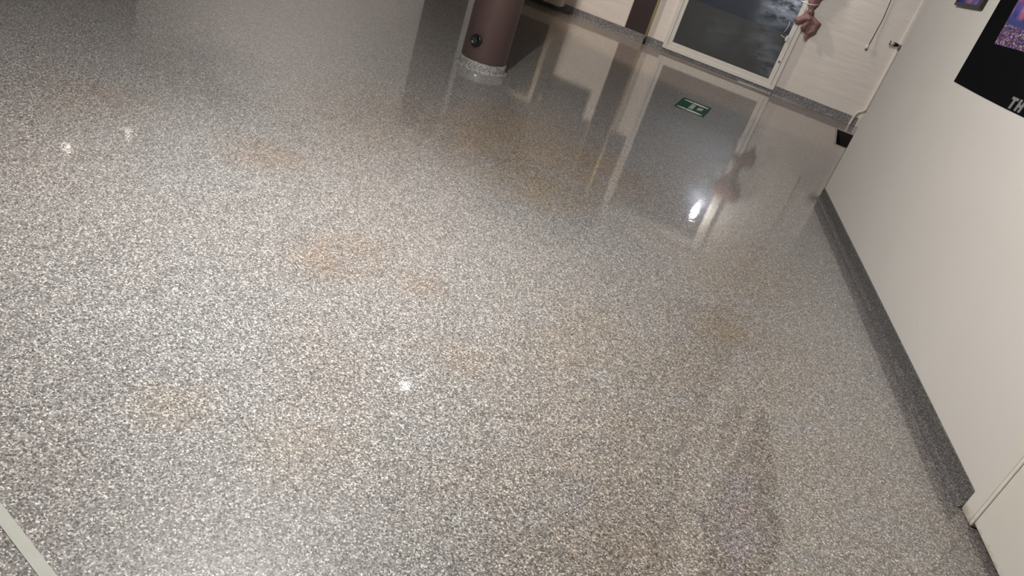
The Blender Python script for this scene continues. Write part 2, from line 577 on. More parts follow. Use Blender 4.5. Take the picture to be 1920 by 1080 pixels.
M['string'] = plain('white_string', (.80, .76, .72), .7)
M['cable'] = plain('grey_cable', (.10, .095, .09), .5)
M['plug'] = plain('white_plug_plastic', (.72, .68, .64), .4)
M['pipewhite'] = plain('white_pipe_paint', (.70, .67, .63), .4)
M['chrome'] = plain('chrome', (.75, .74, .72), .15, metal=1.0, var=.02)
M['knob'] = plain('satin_knob', (.66, .62, .59), .35, metal=.2)
M['steel'] = plain('glare_strip_steel', (.62, .61, .60), .25, metal=1.0)
M['tape'] = plain('pale_tape', (.40, .405, .355), .5, var=.10, vscale=30)
M['pit'] = plain('black_pit', (.008, .007, .007), .8)
M['rim'] = plain('grey_rim', (.30, .28, .26), .5)
M['letter'] = plain('grey_letter_print', (.22, .22, .225), .5, var=.05)
M['crumb'] = plain('white_crumb', (.9, .88, .85), .6)
M['brownpanel'] = plain('dark_brown_panel', (.06, .04, .032), .4)
M['sock'] = plain('dark_grey_plastic', (.06, .06, .062), .35)
M['board'] = plain('dark_board', (.05, .05, .055), .5)
M['lampbody'] = plain('lamp_body', (.55, .55, .55), .4)


# ------------------------------------------------------------------ mesh helpers
class MB:
    def __init__(self):
        self.v, self.f, self.s = [], [], []

    def add(self, verts, faces, smooth=False):
        o = len(self.v)
        self.v += [tuple(p) for p in verts]
        self.f += [tuple(i + o for i in f) for f in faces]
        self.s += [smooth] * len(faces)

    def box(self, x0, x1, y0, y1, z0, z1):
        v = [(x0, y0, z0), (x1, y0, z0), (x1, y1, z0), (x0, y1, z0), (x0, y0, z1), (x1, y0, z1), (x1, y1, z1), (x0, y1, z1)]
        self.add(v, [(3, 2, 1, 0), (4, 5, 6, 7), (0, 1, 5, 4), (1, 2, 6, 5), (2, 3, 7, 6), (3, 0, 4, 7)])

    def prism(self, pts, a0, a1, axis='z', smooth=False):
        """Extrude a 2-D outline along an axis: z -> (p,q,a); y -> (p,a,q); x -> (a,p,q)."""
        def P(p, q, a):
            return {'z': (p, q, a), 'y': (p, a, q), 'x': (a, p, q)}[axis]
        n = len(pts)
        v = [P(p, q, a0) for p, q in pts] + [P(p, q, a1) for p, q in pts]
        self.add(v, [tuple(range(n))[::-1], tuple(range(n, 2 * n))])
        self.add(v, [(i, (i + 1) % n, (i + 1) % n + n, i + n) for i in range(n)], smooth)

    def tube(self, pts, r, seg=10, cap=True):
        pts = [Vector(p) for p in pts]
        rr = r if isinstance(r, (list, tuple)) else [r] * len(pts)
        verts, faces = [], []
        up = None
        for i, p in enumerate(pts):
            t = (pts[min(i + 1, len(pts) - 1)] - pts[max(i - 1, 0)]).normalized()
            if up is None:
                up = Vector((0, 0, 1)) if abs(t.z) < .9 else Vector((0, 1, 0))
            a = t.cross(up).normalized()
            b = t.cross(a).normalized()
            up = -b if False else up
            for k in range(seg):
                th = 2 * PI * k / seg
                verts.append(p + (a * math.cos(th) + b * math.sin(th)) * rr[i])
        n = len(pts)
        for i in range(n - 1):
            for k in range(seg):
                k2 = (k + 1) % seg
                faces.append((i * seg + k, i * seg + k2, (i + 1) * seg + k2, (i + 1) * seg + k))
        self.add(verts, faces, True)
        if cap:
            self.add(verts[:seg], [tuple(range(seg))[::-1]])
            self.add(verts[-seg:], [tuple(range(seg))])

    def lathe(self, prof, seg=48, closed=False):
        """Profile of (radius, z) turned about the z axis."""
        v = []
        for r, z in prof:
            for k in range(seg):
                t = 2 * PI * k / seg
                v.append((r * math.cos(t), r * math.sin(t), z))
        f = []
        for i in range(len(prof) - 1):
            for k in range(seg):
                k2 = (k + 1) % seg
                f.append((i * seg + k, i * seg + k2, (i + 1) * seg + k2, (i + 1) * seg + k))
        self.add(v, f, True)
        if closed:
            self.add(v[:seg], [tuple(range(seg))[::-1]])
            self.add(v[-seg:], [tuple(range(seg))])

    def build(self, name, mat, parent=None, loc=None, rot=None, bevel=0.0, bseg=2):
        me = bpy.data.meshes.new(name)
        me.from_pydata(self.v, [], self.f)
        me.polygons.foreach_set('use_smooth', self.s)
        me.materials.append(mat)
        bm = bmesh.new()
        bm.from_mesh(me)
        bmesh.ops.remove_doubles(bm, verts=bm.verts, dist=1e-6)
        bmesh.ops.recalc_face_normals(bm, faces=bm.faces)
        bm.to_mesh(me)
        bm.free()
        o = bpy.data.objects.new(name, me)
        COL.objects.link(o)
        if parent:
            o.parent = parent
        if loc:
            o.location = loc
        if rot:
            o.rotation_euler = rot
        if bevel:
            md = o.modifiers.new('bevel', 'BEVEL')
            md.width = bevel
            md.segments = bseg
            md.limit_method = 'ANGLE'
        return o


def tag(o, label=None, cat=None, group=None, kind=None):
    if label: o['label'] = label
    if cat: o['category'] = cat
    if group: o['group'] = group
    if kind: o['kind'] = kind
    return o


def empty(name, loc=(0, 0, 0), rz=0.0):
    o = bpy.data.objects.new(name, None)
    o.empty_display_size = .1
    COL.objects.link(o)
    o.location = loc
    o.rotation_euler = (0, 0, rz)
    return o


def bx(*a):
    m = MB()
    m.box(*a)
    return m


# ------------------------------------------------------------------ the room
D = 8.984                                   # far wall
P1 = Vector((1.153, 2.624, 0))              # near wall, at the door casing
ND = Vector((-.2053, .9787, 0)).normalized()
NROT = math.atan2(ND.y, ND.x)               # local x along the wall (away from the door), local y into the room
NL = 3.175

# floor, with the rectangular pit cut out of it
PX0, PX1, PY0, PY1 = .567, 1.02, 7.72, 8.47
m = MB()
xs = [-9.0, PX0, PX1, 3.3]
ys = [-3.4, PY0, PY1, 9.1]
for i in range(3):
    for j in range(3):
        if i == 1 and j == 1:
            continue
        m.add([(xs[i], ys[j], 0), (xs[i + 1], ys[j], 0), (xs[i + 1], ys[j + 1], 0), (xs[i], ys[j + 1], 0)], [(0, 1, 2, 3)])
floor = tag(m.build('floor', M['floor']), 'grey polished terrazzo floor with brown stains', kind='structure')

tag(bx(-9.0, 3.3, -3.4, 9.1, CEIL, CEIL + .1).build('ceiling', M['ceiling']), kind='structure')
wb = tag(bx(-9.0, 3.3, D, D + .12, 0, CEIL).build('wall_back', M['wall_back']), 'cream plaster far wall with faint wavy streaks', kind='structure')
bx(-3.55, -1.479, D - .004, D, 1.06, CEIL).build('upper_paint_band', M['wall_dark'], wb)
tag(bx(-9.0, -8.9, -3.4, 9.1, 0, CEIL).build('wall_left', M['wall_dark']), kind='structure')
tag(bx(-9.0, 3.3, -3.5, -3.4, 0, CEIL).build('wall_rear', M['wall_grey']), kind='structure')
tag(bx(3.2, 3.3, -3.4, 9.1, 0, CEIL).build('wall_far_right', M['wall_grey']), kind='structure')

# near wall with its door opening
m = MB()
m.box(0.0, NL, -.16, 0, 0, CEIL)
m.box(-1.02, 0.0, -.16, 0, 2.06, CEIL)
m.box(-5.6, -1.02, -.16, 0, 0, CEIL)
wr = tag(m.build('wall_right', M['wall_right'], loc=P1, rot=(0, 0, NROT)), 'cream near wall with dark specks', kind='structure')


def cove(h, t, r):
    """Skirting cross section (distance from wall, height): flat face, rounded foot running out onto the floor."""
    pts = [(0, 0), (0, h), (t * .6, h), (t, h - t * .4)]
    n = 10
    for k in range(n + 1):
        a = PI / 2 * k / n
        pts.append((t + r - r * math.cos(a), r - r * math.sin(a)))
    return pts


# near skirting
m = MB()
m.prism(cove(.080, .006, .026), .0, NL + .006, 'x', False)
tag(m.build('baseboard_right', M['skirt_near'], loc=P1 + Vector((0, 0, .001)), rot=(0, 0, NROT)), 'dark terrazzo coved skirting along the near wall', kind='structure')
# far skirting, ends at the white boxing
m = MB()
m.prism([(D - p, q) for p, q in cove(.088, .010, .016)], -8.9, .745, 'x', False)
tag(m.build('baseboard_back', M['skirt_back'], loc=(0, 0, .001)), 'speckled grey terrazzo skirting along the far wall', kind='structure')

# white boxing in the far corner
tag(bx(.757, 1.25, D - .012, D, 0, CEIL).build('trim_1', M['wall_back'], bevel=.002), 'white plaster boxing behind the near wall edge', kind='structure')
# dark painted stripe with a cream edge line
st = tag(bx(-1.962, -1.716, D - .006, D, .088, CEIL).build('trim_2', M['wall_brown']), 'dark brown vertical stripe on the far wall', kind='structure')
bx(-1.972, -1.962, D - .007, D, .088, CEIL).build('edge_strip', M['cream'], st)
# steel strip added as the glare on the skirting foot below the window
m = MB()
m.box(-.56, -.185, D - .036, D - .026, .001, .007)
m.box(-.165, .20, D - .036, D - .026, .001, .007)
tag(m.build('trim_3', M['steel']), 'shiny steel strip added for the glare at the skirting foot', kind='structure')

# ---- window
wn = tag(empty('window_1', (-.83, D, 0)), 'white framed low window with grey and navy backing', kind='structure')
wx = .83


def wbox(x0, x1, p0, p1, z0, z1):           # p = distance in front of the far wall
    return bx(x0 + wx, x1 + wx, -p1, -p0, z0, z1)


WT = 1.98
fo = MB()
for a in ((-1.479, -1.437, .042, WT), (-.221, -.177, .042, WT)):
    fo.box(a[0] + wx, a[1] + wx, -.040, 0, a[2], a[3])
fo.box(-1.437 + wx, -.221 + wx, -.040, 0, .042, .082)
fo.box(-1.437 + wx, -.221 + wx, -.040, 0, WT - .04, WT)
fo.build('outer_frame', M['white'], wn, bevel=.004)
sa = MB()
for a in ((-1.4365, -1.391, .0825, WT - .045), (-.275, -.225, .0825, WT - .045)):
    sa.box(a[0] + wx, a[1] + wx, -.033, 0, a[2], a[3])
sa.box(-1.391 + wx, -.275 + wx, -.033, 0, .0825, .131)
sa.box(-1.391 + wx, -.275 + wx, -.033, 0, WT - .09, WT - .045)
sa.build('sash', M['white'], wn, bevel=.003)
wbox(-1.438, -.220, .0, .006, .081, WT - .03).build('rebate', M['seal'], wn)
wbox(-1.391, -.275, .006, .012, .131, .612).build('lower_panel', M['slate'], wn)
wbox(-1.391, -.275, .006, .012, .615, WT - .09).build('upper_panel', M['navy'], wn)
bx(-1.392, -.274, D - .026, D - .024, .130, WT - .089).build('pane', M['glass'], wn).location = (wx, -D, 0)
k = MB()
k.tube([(-.246 + wx, -.033, .335), (-.246 + wx, -.046, .335)], .013, 14)
lk = k.build('lock', M['chrome'], wn)
k = MB(); k.tube([(-.246 + wx, -.0455, .335), (-.246 + wx, -.048, .335)], .006, 10)
k.build('keyhole', M['black'], lk)
wbox(-.290, -.262, .033, .050, .548, .602).build('catch', M['white'], wn, bevel=.004)
k = MB()
k.tube([(-.345 + wx, -.030, .585), (-.32 + wx, -.034, .578), (-.290 + wx, -.040, .572)], .0028, 8)
k.build('catch_bar', M['white'], wn)
k = MB()
k.tube([(-.322 + wx, -.033, .735), (-.314 + wx, -.040, .70), (-.318 + wx, -.040, .66), (-.331 + wx, -.033, .62)], .0030, 8)
k.build('pull_handle', M['white'], wn)

# ---- far doorway, seen only mirrored in the floor
d2 = tag(empty('door_2', (-4.15, D, 0)), 'dark doorway with white posts', kind='structure')
bx(-.29, .28, -.012, 0, .0, 2.05).build('door_leaf', M['brownpanel'], d2)
for s in (-1, 1):
    bx(*((-.33, -.29) if s < 0 else (.28, .55)), -.03, 0, .0, 2.09 if s < 0 else 1.02).build('door_post', M['white'], d2, bevel=.003)
bx(-.29, .28, -.03, 0, 2.05, 2.09).build('door_head', M['white'], d2, bevel=.003)

# ---- near door, its casing and bead
d1 = tag(empty('door_1', P1, NROT), 'cream painted door and casing at the near wall', kind='structure')
cs = MB()
cs.prism([(-.074, .000), (-.000, .000), (-.000, .004), (-.003, .007), (-.072, .007), (-.074, .005)], .003, 2.06, 'z')
cs.build('casing', M['door'], d1, bevel=.0015)
bd = MB()
pts = [(-.093, -.012)]
for k in range(9):
    a = PI * k / 8
    pts.append((-.0840 - .0085 * math.cos(a), .0048 + .0036 * math.sin(a)))
pts.append((-.0755, -.012))
bd.prism(pts, .006, 2.04, 'z', False)
bd.build('bead', M['bead'], d1)
dl = bx(-.98, -.094, -.034, .0035, .022, 2.03).build('door_leaf', M['door'], d1, bevel=.002)
bx(-1.02, .0, -.10, -.036, .0, 2.06).build('rebate', M['seal'], d1)
sc = MB()
sc.prism([(-.0725, .0162), (-.008, .0162), (-.020, .0168), (-.045, .0166)], .003, .03, 'z')

# ------------------------------------------------------------------ column
cx, cy, cr = -2.132, 5.469, .1726
co = tag(empty('column', (cx, cy, 0)), 'brown painted round column standing in a grey terrazzo collar', 'column')
m = MB()
m.lathe([(cr - .02, .072), (cr - .002, .072), (cr, .074), (cr, CEIL)], 64)
m.build('shaft', M['brownpipe'], co)
m = MB()
prof = [(cr - .004, .070), (cr + .002, .072), (cr + .006, .068), (cr + .007, .022)]
for k in range(1, 7):
    a = PI / 2 * k / 6
    prof.append((cr + .007 + .020 * (1 - math.cos(a)), .022 - .021 * math.sin(a)))
m.lathe(prof, 64)
m.build('collar', M['collar'], co)
# round black fitting on the shaft, facing the room
ang = math.atan2(5.33 - cy, -2.173 - cx)
r_at = cr
d = Vector((math.cos(-1.71), math.sin(-1.71), 0))
t = Vector((-d.y, d.x, 0))
m = MB()
m.lathe([(.0005, -.01), (.042, -.01), (.046, .003), (.046, .008), (.043, .012), (.035, .0125), (.032, .006), (.0005, .006)], 28)
pl = m.build('wall_socket', M['black'], co)
pl.matrix_local = Matrix.Translation(d * (cr - .003) + Vector((0, 0, .212))) @ Matrix((t.to_4d(), Vector((0, 0, 1, 0)), d.to_4d(), (0, 0, 0, 1))).transposed()
m = MB()
m.box(-.017, .017, -.003, .003, .006, .010)
m.box(-.003, .003, -.017, .017, .006, .010)
m.tube([(-.014, -.018, .0105), (0, -.022, .0108), (.012, -.019, .0105)], .0022, 6)
m.build('socket_insert', M['sock'], pl)

# ------------------------------------------------------------------ things by the far wall
# brass pipe
gp = MB()
gp.tube([(-1.693, D - .030, .002), (-1.693, D - .030, .085)], .0145, 12)
gpl = MB()
g0 = MB()
g0.tube([(-1.693, D - .030, .080), (-1.693, D - .030, 1.6), (-1.693, D - .030, CEIL - .002)], .0155, 14)
gpo = tag(g0.build('brass_pipe', M['gold']), 'thin brass pipe running up the far wall beside the brown stripe', 'pipe')
gp.build('pipe_foot', M['blackframe'], gpo)

# cream wall cabinet behind the column
cb = tag(empty('wall_cabinet', (-3.175, D, .0)), 'cream framed cabinet low on the far wall, right behind the brown column', 'cabinet')
cw, cd = .46, .15
bx(-cw, cw, -cd + .02, 0, .060, 1.09).build('carcass', M['cream'], cb, bevel=.003)
fr = MB()
fr.box(-cw, -cw + .055, -cd, -cd + .02, .060, 1.09)
fr.box(cw - .055, cw, -cd, -cd + .02, .060, 1.09)
fr.box(-cw + .055, cw - .055, -cd, -cd + .02, .060, .118)
fr.box(-cw + .055, cw - .055, -cd, -cd + .02, 1.03, 1.09)
fr.build('door_frame', M['cream'], cb, bevel=.002)
bx(-cw + .058, cw - .058, -cd + .004, -cd + .021, .121, .165).build('lower_rail', M['cream'], cb, bevel=.002)
bx(-cw + .058, cw - .058, -cd + .008, -cd + .021, .168, 1.027).build('door_panel', M['brownpanel'], cb)

# dark notice board, mirrored in the floor between cabinet and stripe
nb = tag(bx(-2.64, -2.098, D - .025, D - .001, .735, 1.06).build('notice_board', M['board'], bevel=.003),
         'dark notice board on the far wall above the frame, mirrored in the floor', 'board')
bx(-2.62, -2.118, D - .027, D - .0245, .755, 1.04).build('felt', M['board'], nb)

# dusty rose cloth, bunched and tied with string, hanging by the window
CL = {'TA': (-.300, 1.07), 'TA2': (-.335, 1.24), 'TA3': (-.22, 1.30), 'TB3': (-.10, 1.30), 'TB2': (.0, 1.25), 'TB': (-.055, 1.09), 'A': (-.239, .989), 'B': (-.125, 1.029), 'C': (-.13, .973), 'D': (-.156, .925), 'E': (-.13, .882), 'F': (-.138, .866),
      'G': (-.024, .819), 'H': (-.037, .76), 'I': (-.031, .725), 'J': (-.078, .675), 'K': (-.097, .624), 'L': (-.13, .647),
      'M': (-.132, .711), 'M2': (-.150, .697), 'N': (-.195, .717), 'O': (-.189, .784), 'O2': (-.204, .758), 'P': (-.227, .738),
      'Q': (-.267, .742), 'R': (-.296, .783), 'S': (-.24, .83), 'T': (-.204, .911), 'U': (-.225, .949)}
order = ['TA2', 'TA', 'A', 'U', 'T', 'S', 'R', 'Q', 'P', 'O2', 'O', 'N', 'M2', 'M', 'L', 'K', 'J', 'I', 'H', 'G', 'F', 'E', 'D', 'C', 'B', 'TB', 'TB2', 'TB3', 'TA3']
dep = {'TA': .055, 'TB': .055, 'TA2': .05, 'TA3': .045, 'TB3': .045, 'TB2': .05, 'A': .045, 'B': .045, 'C': .05, 'D': .055, 'E': .05, 'F': .05, 'G': .052, 'H': .060, 'I': .056, 'J': .062, 'K': .070, 'L': .060,
       'M': .064, 'M2': .072, 'N': .080, 'O': .058, 'O2': .058, 'P': .064, 'Q': .070, 'R': .066, 'S': .055, 'T': .055, 'U': .050}
inner = [(-.176, .961, .072), (-.172, .895, .080), (-.150, .83, .092), (-.127, .746, .074), (-.102, .791, .052), (-.099, .737, .070),
         (-.113, .676, .066), (-.250, .771, .088), (-.213, .803, .076), (-.165, .765, .098), (-.070, .790, .072), (-.140, .800, .078),
         (-.060, .735, .078), (-.178, 1.08, .075), (-.25, 1.15, .07), (-.10, 1.16, .075), (-.17, 1.21, .06), (-.185, 1.0, .074), (-.262, .765, .060), (-.128, .850, .062), (-.190, .870, .062), (-.095, .705, .088)]
cl = tag(empty('hanging_cloth', (-.16, D - .02, 1.24)), 'dusty rose cloth, bunched and hanging at the right edge of the window', 'cloth')
P2 = [Vector(CL[k]) for k in order] + [Vector((a, b)) for a, b, c in inner]
dd = [dep[k] for k in order] + [c for a, b, c in inner]
n0 = len(order)
r = delaunay_2d_cdt(P2, [(i, (i + 1) % n0) for i in range(n0)], [], 1, 1e-5)
vv, ff, ov = r[0], r[2], r[3]
bm = bmesh.new()
bv = []
for i, p in enumerate(vv):
    o_ = ov[i][0] if ov[i] else None
    de = dd[o_] if o_ is not None else .06
    de = .058 + (de - .058) * 1.7
    bv.append(bm.verts.new((p.x + .16, -(de - .02), p.y - 1.24)))
for f in ff:
    try:
        bm.faces.new([bv[i] for i in f])
    except ValueError:
        pass
for f in bm.faces:
    f.smooth = True
bmesh.ops.subdivide_edges(bm, edges=bm.edges, cuts=2, use_grid_fill=True)
for v in bm.verts:
    v.co.y += .007 * mnoise.noise(v.co * 42) + .004 * mnoise.noise(v.co * 90)
bmesh.ops.recalc_face_normals(bm, faces=bm.faces)
me = bpy.data.meshes.new('fabric')
bm.to_mesh(me)
bm.free()
for p in me.polygons:
    p.use_smooth = True
me.materials.append(M['cloth'])
fb = bpy.data.objects.new('fabric', me)
COL.objects.link(fb)
fb.parent = cl
sd = fb.modifiers.new('solid', 'SOLIDIFY')
sd.thickness = .005
sd.offset = 0
m = MB()
m.tube([(-.300 + .16, -.012, .955 - 1.24), (-.255 + .16, -.030, .953 - 1.24), (-.215 + .16, -.055, .955 - 1.24), (-.176 + .16, -.062, .962 - 1.24),
        (-.145 + .16, -.052, .972 - 1.24), (-.128 + .16, -.028, .982 - 1.24), (-.150 + .16, -.010, .985 - 1.24), (-.22 + .16, -.010, .970 - 1.24), (-.300 + .16, -.012, .957 - 1.24)], .0035, 8)
m.tube([(-.300 + .16, -.012, .955 - 1.24), (-.315 + .16, -.008, 1.01 - 1.24), (-.33 + .16, -.004, 1.08 - 1.24)], .003, 8)
m.build('string', M['string'], cl)
m = MB()
m.tube([(0, .018, .01), (0, -.045, .0), (0, -.052, .016)], .005, 8)
m.build('hook', M['chrome'], cl)

# loose cable and its plug
pts = [(.40, D - .004, 2.30), (.425, D - .008, 1.90), (.452, D - .012, 1.55), (.485, D - .010, 1.237), (.500, D - .010, 1.045), (.497, D - .012, .948), (.496, D - .016, .86), (.492, D - .022, .79)]
sm = []
for i in range(len(pts) - 1):
    p0, p1, p2, p3 = [Vector(pts[max(0, min(len(pts) - 1, i + q))]) for q in (-1, 0, 1, 2)]
    for s in range(5):
        u = s / 5
        sm.append(.5 * ((2 * p1) + (p2 - p0) * u + (2 * p0 - 5 * p1 + 4 * p2 - p3) * u * u + (3 * p1 - p0 - 3 * p2 + p3) * u ** 3))
sm.append(Vector(pts[-1]))
pc = tag(empty('power_cable', (.49, D, .76)), 'thin grey cable with a white plug hanging loose on the far wall', 'cable')
m = MB()
m.tube([p - Vector((.49, D, .76)) for p in sm], .0042, 8)
m.build('cord', M['cable'], pc)
m = MB()
m.tube([(.002, -.024, .032), (.001, -.025, .018), (0, -.026, .006), (0, -.026, -.012)], [.006, .009, .013, .014], 14)
pg = m.build('plug', M['plug'], pc)
for s in (-1, 1):
    bx(s * .007 - .0035, s * .007 + .0035, -.0285, -.0235, -.032, -.011).build('prong', M['blackframe'], pg)

# white pipe with a bend at the foot, and the tap at its top
def smooth_path(pts, n=6):
    out = []
    for i in range(len(pts) - 1):
        p0, p1, p2, p3 = [Vector(pts[max(0, min(len(pts) - 1, i + q))]) for q in (-1, 0, 1, 2)]
        for s in range(n):
            u = s / n
            out.append(.5 * ((2 * p1) + (p2 - p0) * u + (2 * p0 - 5 * p1 + 4 * p2 - p3) * u * u + (3 * p1 - p0 - 3 * p2 + p3) * u ** 3))
    out.append(Vector(pts[-1]))
    return out


m = MB()
yp = D - .045
m.tube(smooth_path([(.688, yp, .001), (.690, yp, .040), (.694, yp, .085), (.700, yp, .122), (.714, yp, .150), (.742, yp, .172), (.764, yp, .196), (.770, yp, .25), (.771, yp, .45), (.771, yp, .70), (.769, yp, .835)]), .0132, 14)
tag(m.build('water_pipe', M['pipewhite']), 'white pipe with an S-bend rising from the floor beside the near wall edge', 'pipe')
tp = tag(empty('wall_tap', (.74, D - .06, .88)), 'tap with a pale round knob on top of the white pipe', 'tap')
m = MB()
m.tube([(-.073, -.006, -.004), (-.068, -.006, -.004), (-.040, -.004, -.004), (-.034, -.004, -.004)], [.018, .022, .022, .017], 18)
m.build('knob', M['knob'], tp)
m = MB()
m.tube([(-.078, -.006, -.004), (-.072, -.006, -.004)], [.0235, .0235], 18)
m.build('knob_ring', M['blackframe'], tp)
m = MB()
m.tube([(-.036, -.003, -.004), (-.022, -.002, -.004), (-.004, 0, -.003), (.006, .0, -.002)], [.022, .021, .015, .016], 16)
m.build('body', M['black'], tp)
m = MB()
m.tube([(.004, 0, -.002), (.022, .004, -.001), (.034, .010, .0)], [.013, .014, .011], 14)
m.tube([(.028, .015, -.048), (.028, .015, -.030), (.028, .012, -.012), (.028, .010, .002)], [.017, .017, .015, .012], 14)
m.tube([(.030, .010, .0), (.034, .059, .0)], .012, 12)
m.build('elbow', M['chrome'], tp)

# floor pit by the corner
ft = tag(empty('floor_pit', (PX0, PY0, 0)), 'rectangular black opening in the floor with a pale metal rim', 'floor opening')
m = MB()
w_, l_ = PX1 - PX0, PY1 - PY0
for a in ((0, w_, 0, .004), (0, w_, l_ - .004, l_), (0, .004, .004, l_ - .004), (w_ - .004, w_, .004, l_ - .004)):
    m.box(a[0], a[1], a[2], a[3], -.30, -.004)
m.box(0, w_, 0, l_, -.31, -.30)
m.build('pit_lining', M['pit'], ft)
m = MB()
m.box(-.016, .004, -.022, l_ + .012, -.004, .003)
m.box(.004, w_, -.020, .002, -.004, .003)
m.box(.004, w_, l_ - .004, l_ + .045, -.004, .003)
m.build('rim', M['rim'], ft)

# green floor sign with two shoe prints
SX0, SX1, SY0, SY1 = -.829, -.560, 6.693, 7.146
sg = tag(empty('floor_sign', (-.6945, 6.92, 0)), 'green floor sticker with two white shoe prints', 'sign')
hx, hy = (SX1 - SX0) / 2, (SY1 - SY0) / 2
bx(-hx, hx, -hy, hy, .0003, .0018).build('backing', M['green'], sg)


def shoe(y0, a, b_, h1, h2):
    """Sole and heel outlines along x (toe towards +x)."""
    sole, heel = [], []
    n = 22
    x0, x1, xs_, = a, b_, a + (b_ - a) * .34
    def half(x):
        u = (x - x0) / (x1 - x0)
        return h1 * (max(0, math.sin(PI * min(1, (u * .92 + .05))))) ** .55 * (.72 + .38 * u)
    sx_ = [xs_ + .006 + (x1 - xs_ - .006) * i / n for i in range(n + 1)]
    sole = [(x, y0 + half(x)) for x in sx_] + [(x, y0 - half(x)) for x in sx_[::-1]]
    hx_ = [x0 + (xs_ - x0) * i / n for i in range(n + 1)]
    heel = [(x, y0 + half(x)) for x in hx_] + [(x, y0 - half(x)) for x in hx_[::-1]]
    return sole, heel


for (yy, a, b_) in ((.152, -.112, .115), (-.180, -.116, .112)):
    so, he = shoe(yy, a, b_, .034, 0)
    m = MB(); m.prism(so, .0017, .0024, 'z'); m.build('sole_print', M['signwhite'], sg)
    m = MB(); m.prism(he, .0017, .0024, 'z'); m.build('heel_print', M['signwhite'], sg)
m = MB(); m.prism([(-.030, -.112), (.011, -.113), (.011, .094), (-.027, .100)], .0017, .0022, 'z'); m.build('print_block', M['signgrey'], sg)
m = MB(); m.prism([(.040, -.064), (.082, -.038), (.084, .078), (.041, .050)], .0017, .0022, 'z'); m.build('print_block', M['signgrey'], sg)

# pale tape in the lower left
m = MB()
t0, t1 = Vector((-1.123, .830)), Vector((-.890, .769))
q0, q1 = Vector((-1.075, .792)), Vector((-.917, .749))
dr = (t1 - t0).normalized()
nn = Vector((dr.y, -dr.x))
wd = (q1 - t0).dot(nn)
A_, B_ = t0 - dr * .8, t1 + dr * .9
m.prism([tuple(A_), tuple(B_), tuple(B_ + nn * wd), tuple(A_ + nn * wd)], .0002, .0014, 'z')
tag(m.build('floor_tape', M['tape']), 'pale strip of tape crossing the lower left corner of the floor', 'tape')

# white crumb at the column foot
m = MB()
m.lathe([(.001, .0), (.010, .001), (.012, .005), (.007, .010), (.001, .011)], 9)
tag(m.build('paper_crumb', M['crumb'], loc=(-2.05, 5.19, .0005)), 'tiny white crumb on the floor in front of the column', 'crumb')

# ------------------------------------------------------------------ on the near wall
po = tag(empty('poster', P1 + ND * 1.60 , NROT), 'large black poster with a crowd picture and grey letters on the near wall', 'poster')
# local x runs away from the door, so the poster's left edge is at +x
def nwp(s, z):
    return (s - 1.60, z)


m = MB()
low = []
for i in range(9):
    s = 2.094 - (2.094 - .86) * i / 8
    zc = 1.105 + (2.094 - s) / (2.094 - 1.225) * .040 - .006 * math.sin(PI * i / 8)
    low.append(nwp(s, zc))
m.prism(low + [nwp(.86, 2.13), nwp(2.125, 2.13)], .0006, .0026, 'y')
m.build('sheet', M['blackpaper'], po)
m = MB()
m.prism([nwp(1.889, 1.340), nwp(1.12, 1.388), nwp(1.12, 1.80), nwp(1.93, 1.80)], .0024, .0032, 'y')
m.build('picture_print', crowd_mat('crowd_print', 1.34, 1.54), po)


def letter(polys):
    m = MB()
    for p in polys:
        m.prism(p, .0024, .0032, 'y')
    return m


def LT(u, v, s0, zb):                      # letter space: u along the reading direction, v up
    s = s0 - u - v * .16 * 1.0 + 0.0
    return nwp(s + v * .32 * 0, zb + v + u * .055)


def blk(s0, zb, rects):
    return letter([[LT(u0, v0, s0, zb), LT(u1, v0, s0, zb), LT(u1, v1, s0, zb), LT(u0, v1, s0, zb)] for (u0, v0, u1, v1) in rects])


hh = .052
blk(1.398, 1.1375, [(.007, 0, .030, hh - .0125), (-.013, hh - .0125, .050, hh)]).build('letter_t', M['letter'], po)
blk(1.334, 1.1420, [(.0, 0, .022, hh), (.038, 0, .060, hh), (.022, .019, .038, .032)]).build('letter_h', M['letter'], po)

# small framed picture
pf = tag(empty('framed_picture', P1 + ND * 2.43, NROT), 'small black framed colourful picture near the top edge, left of the poster', 'picture')
m = MB()
a0, a1, zb, zt = -.180, .190, 1.430, 1.72
tz = .014
m.prism([(a1, zb), (a0, zb + tz * 1.6), (a0, zt), (a1, zt)], .0008, .014, 'y')
m.build('backing', M['blackframe'], pf)
fr = MB()
b_ = .016
fr.prism([(a1, zb), (a0, zb + .024), (a0, zb + .024 + b_), (a1, zb + b_)], .013, .022, 'y')
fr.prism([(a1, zb + b_), (a1 - b_, zb + b_), (a1 - b_, zt), (a1, zt)], .013, .022, 'y')
fr.prism([(a0 + .05, zb + .036), (a0, zb + .040), (a0, zt), (a0 + .05, zt)], .013, .022, 'y')
fr.prism([(a1 - b_, zt - b_), (a0 + .05, zt - b_), (a0 + .05, zt), (a1 - b_, zt)], .013, .022, 'y')
fr.build('frame', M['blackframe'], pf)
m = MB()
m.prism([(a1 - b_, zb + b_), (a0 + .05, zb + .038), (a0 + .05, zt - b_), (a1 - b_, zt - b_)], .0135, .0150, 'y')
m.build('picture_print', crowd_mat('small_print', 1.30, 1.55), pf)

# ------------------------------------------------------------------ lamps
def add_light(loc, power, col, r, parent=None, name='lamp_light'):
    l = bpy.data.lights.new(name, 'POINT')
    l.energy = power
    l.color = col
    l.shadow_soft_size = r
    o = bpy.data.objects.new(name, l)
    COL.objects.link(o)
    o.location = loc
    return o


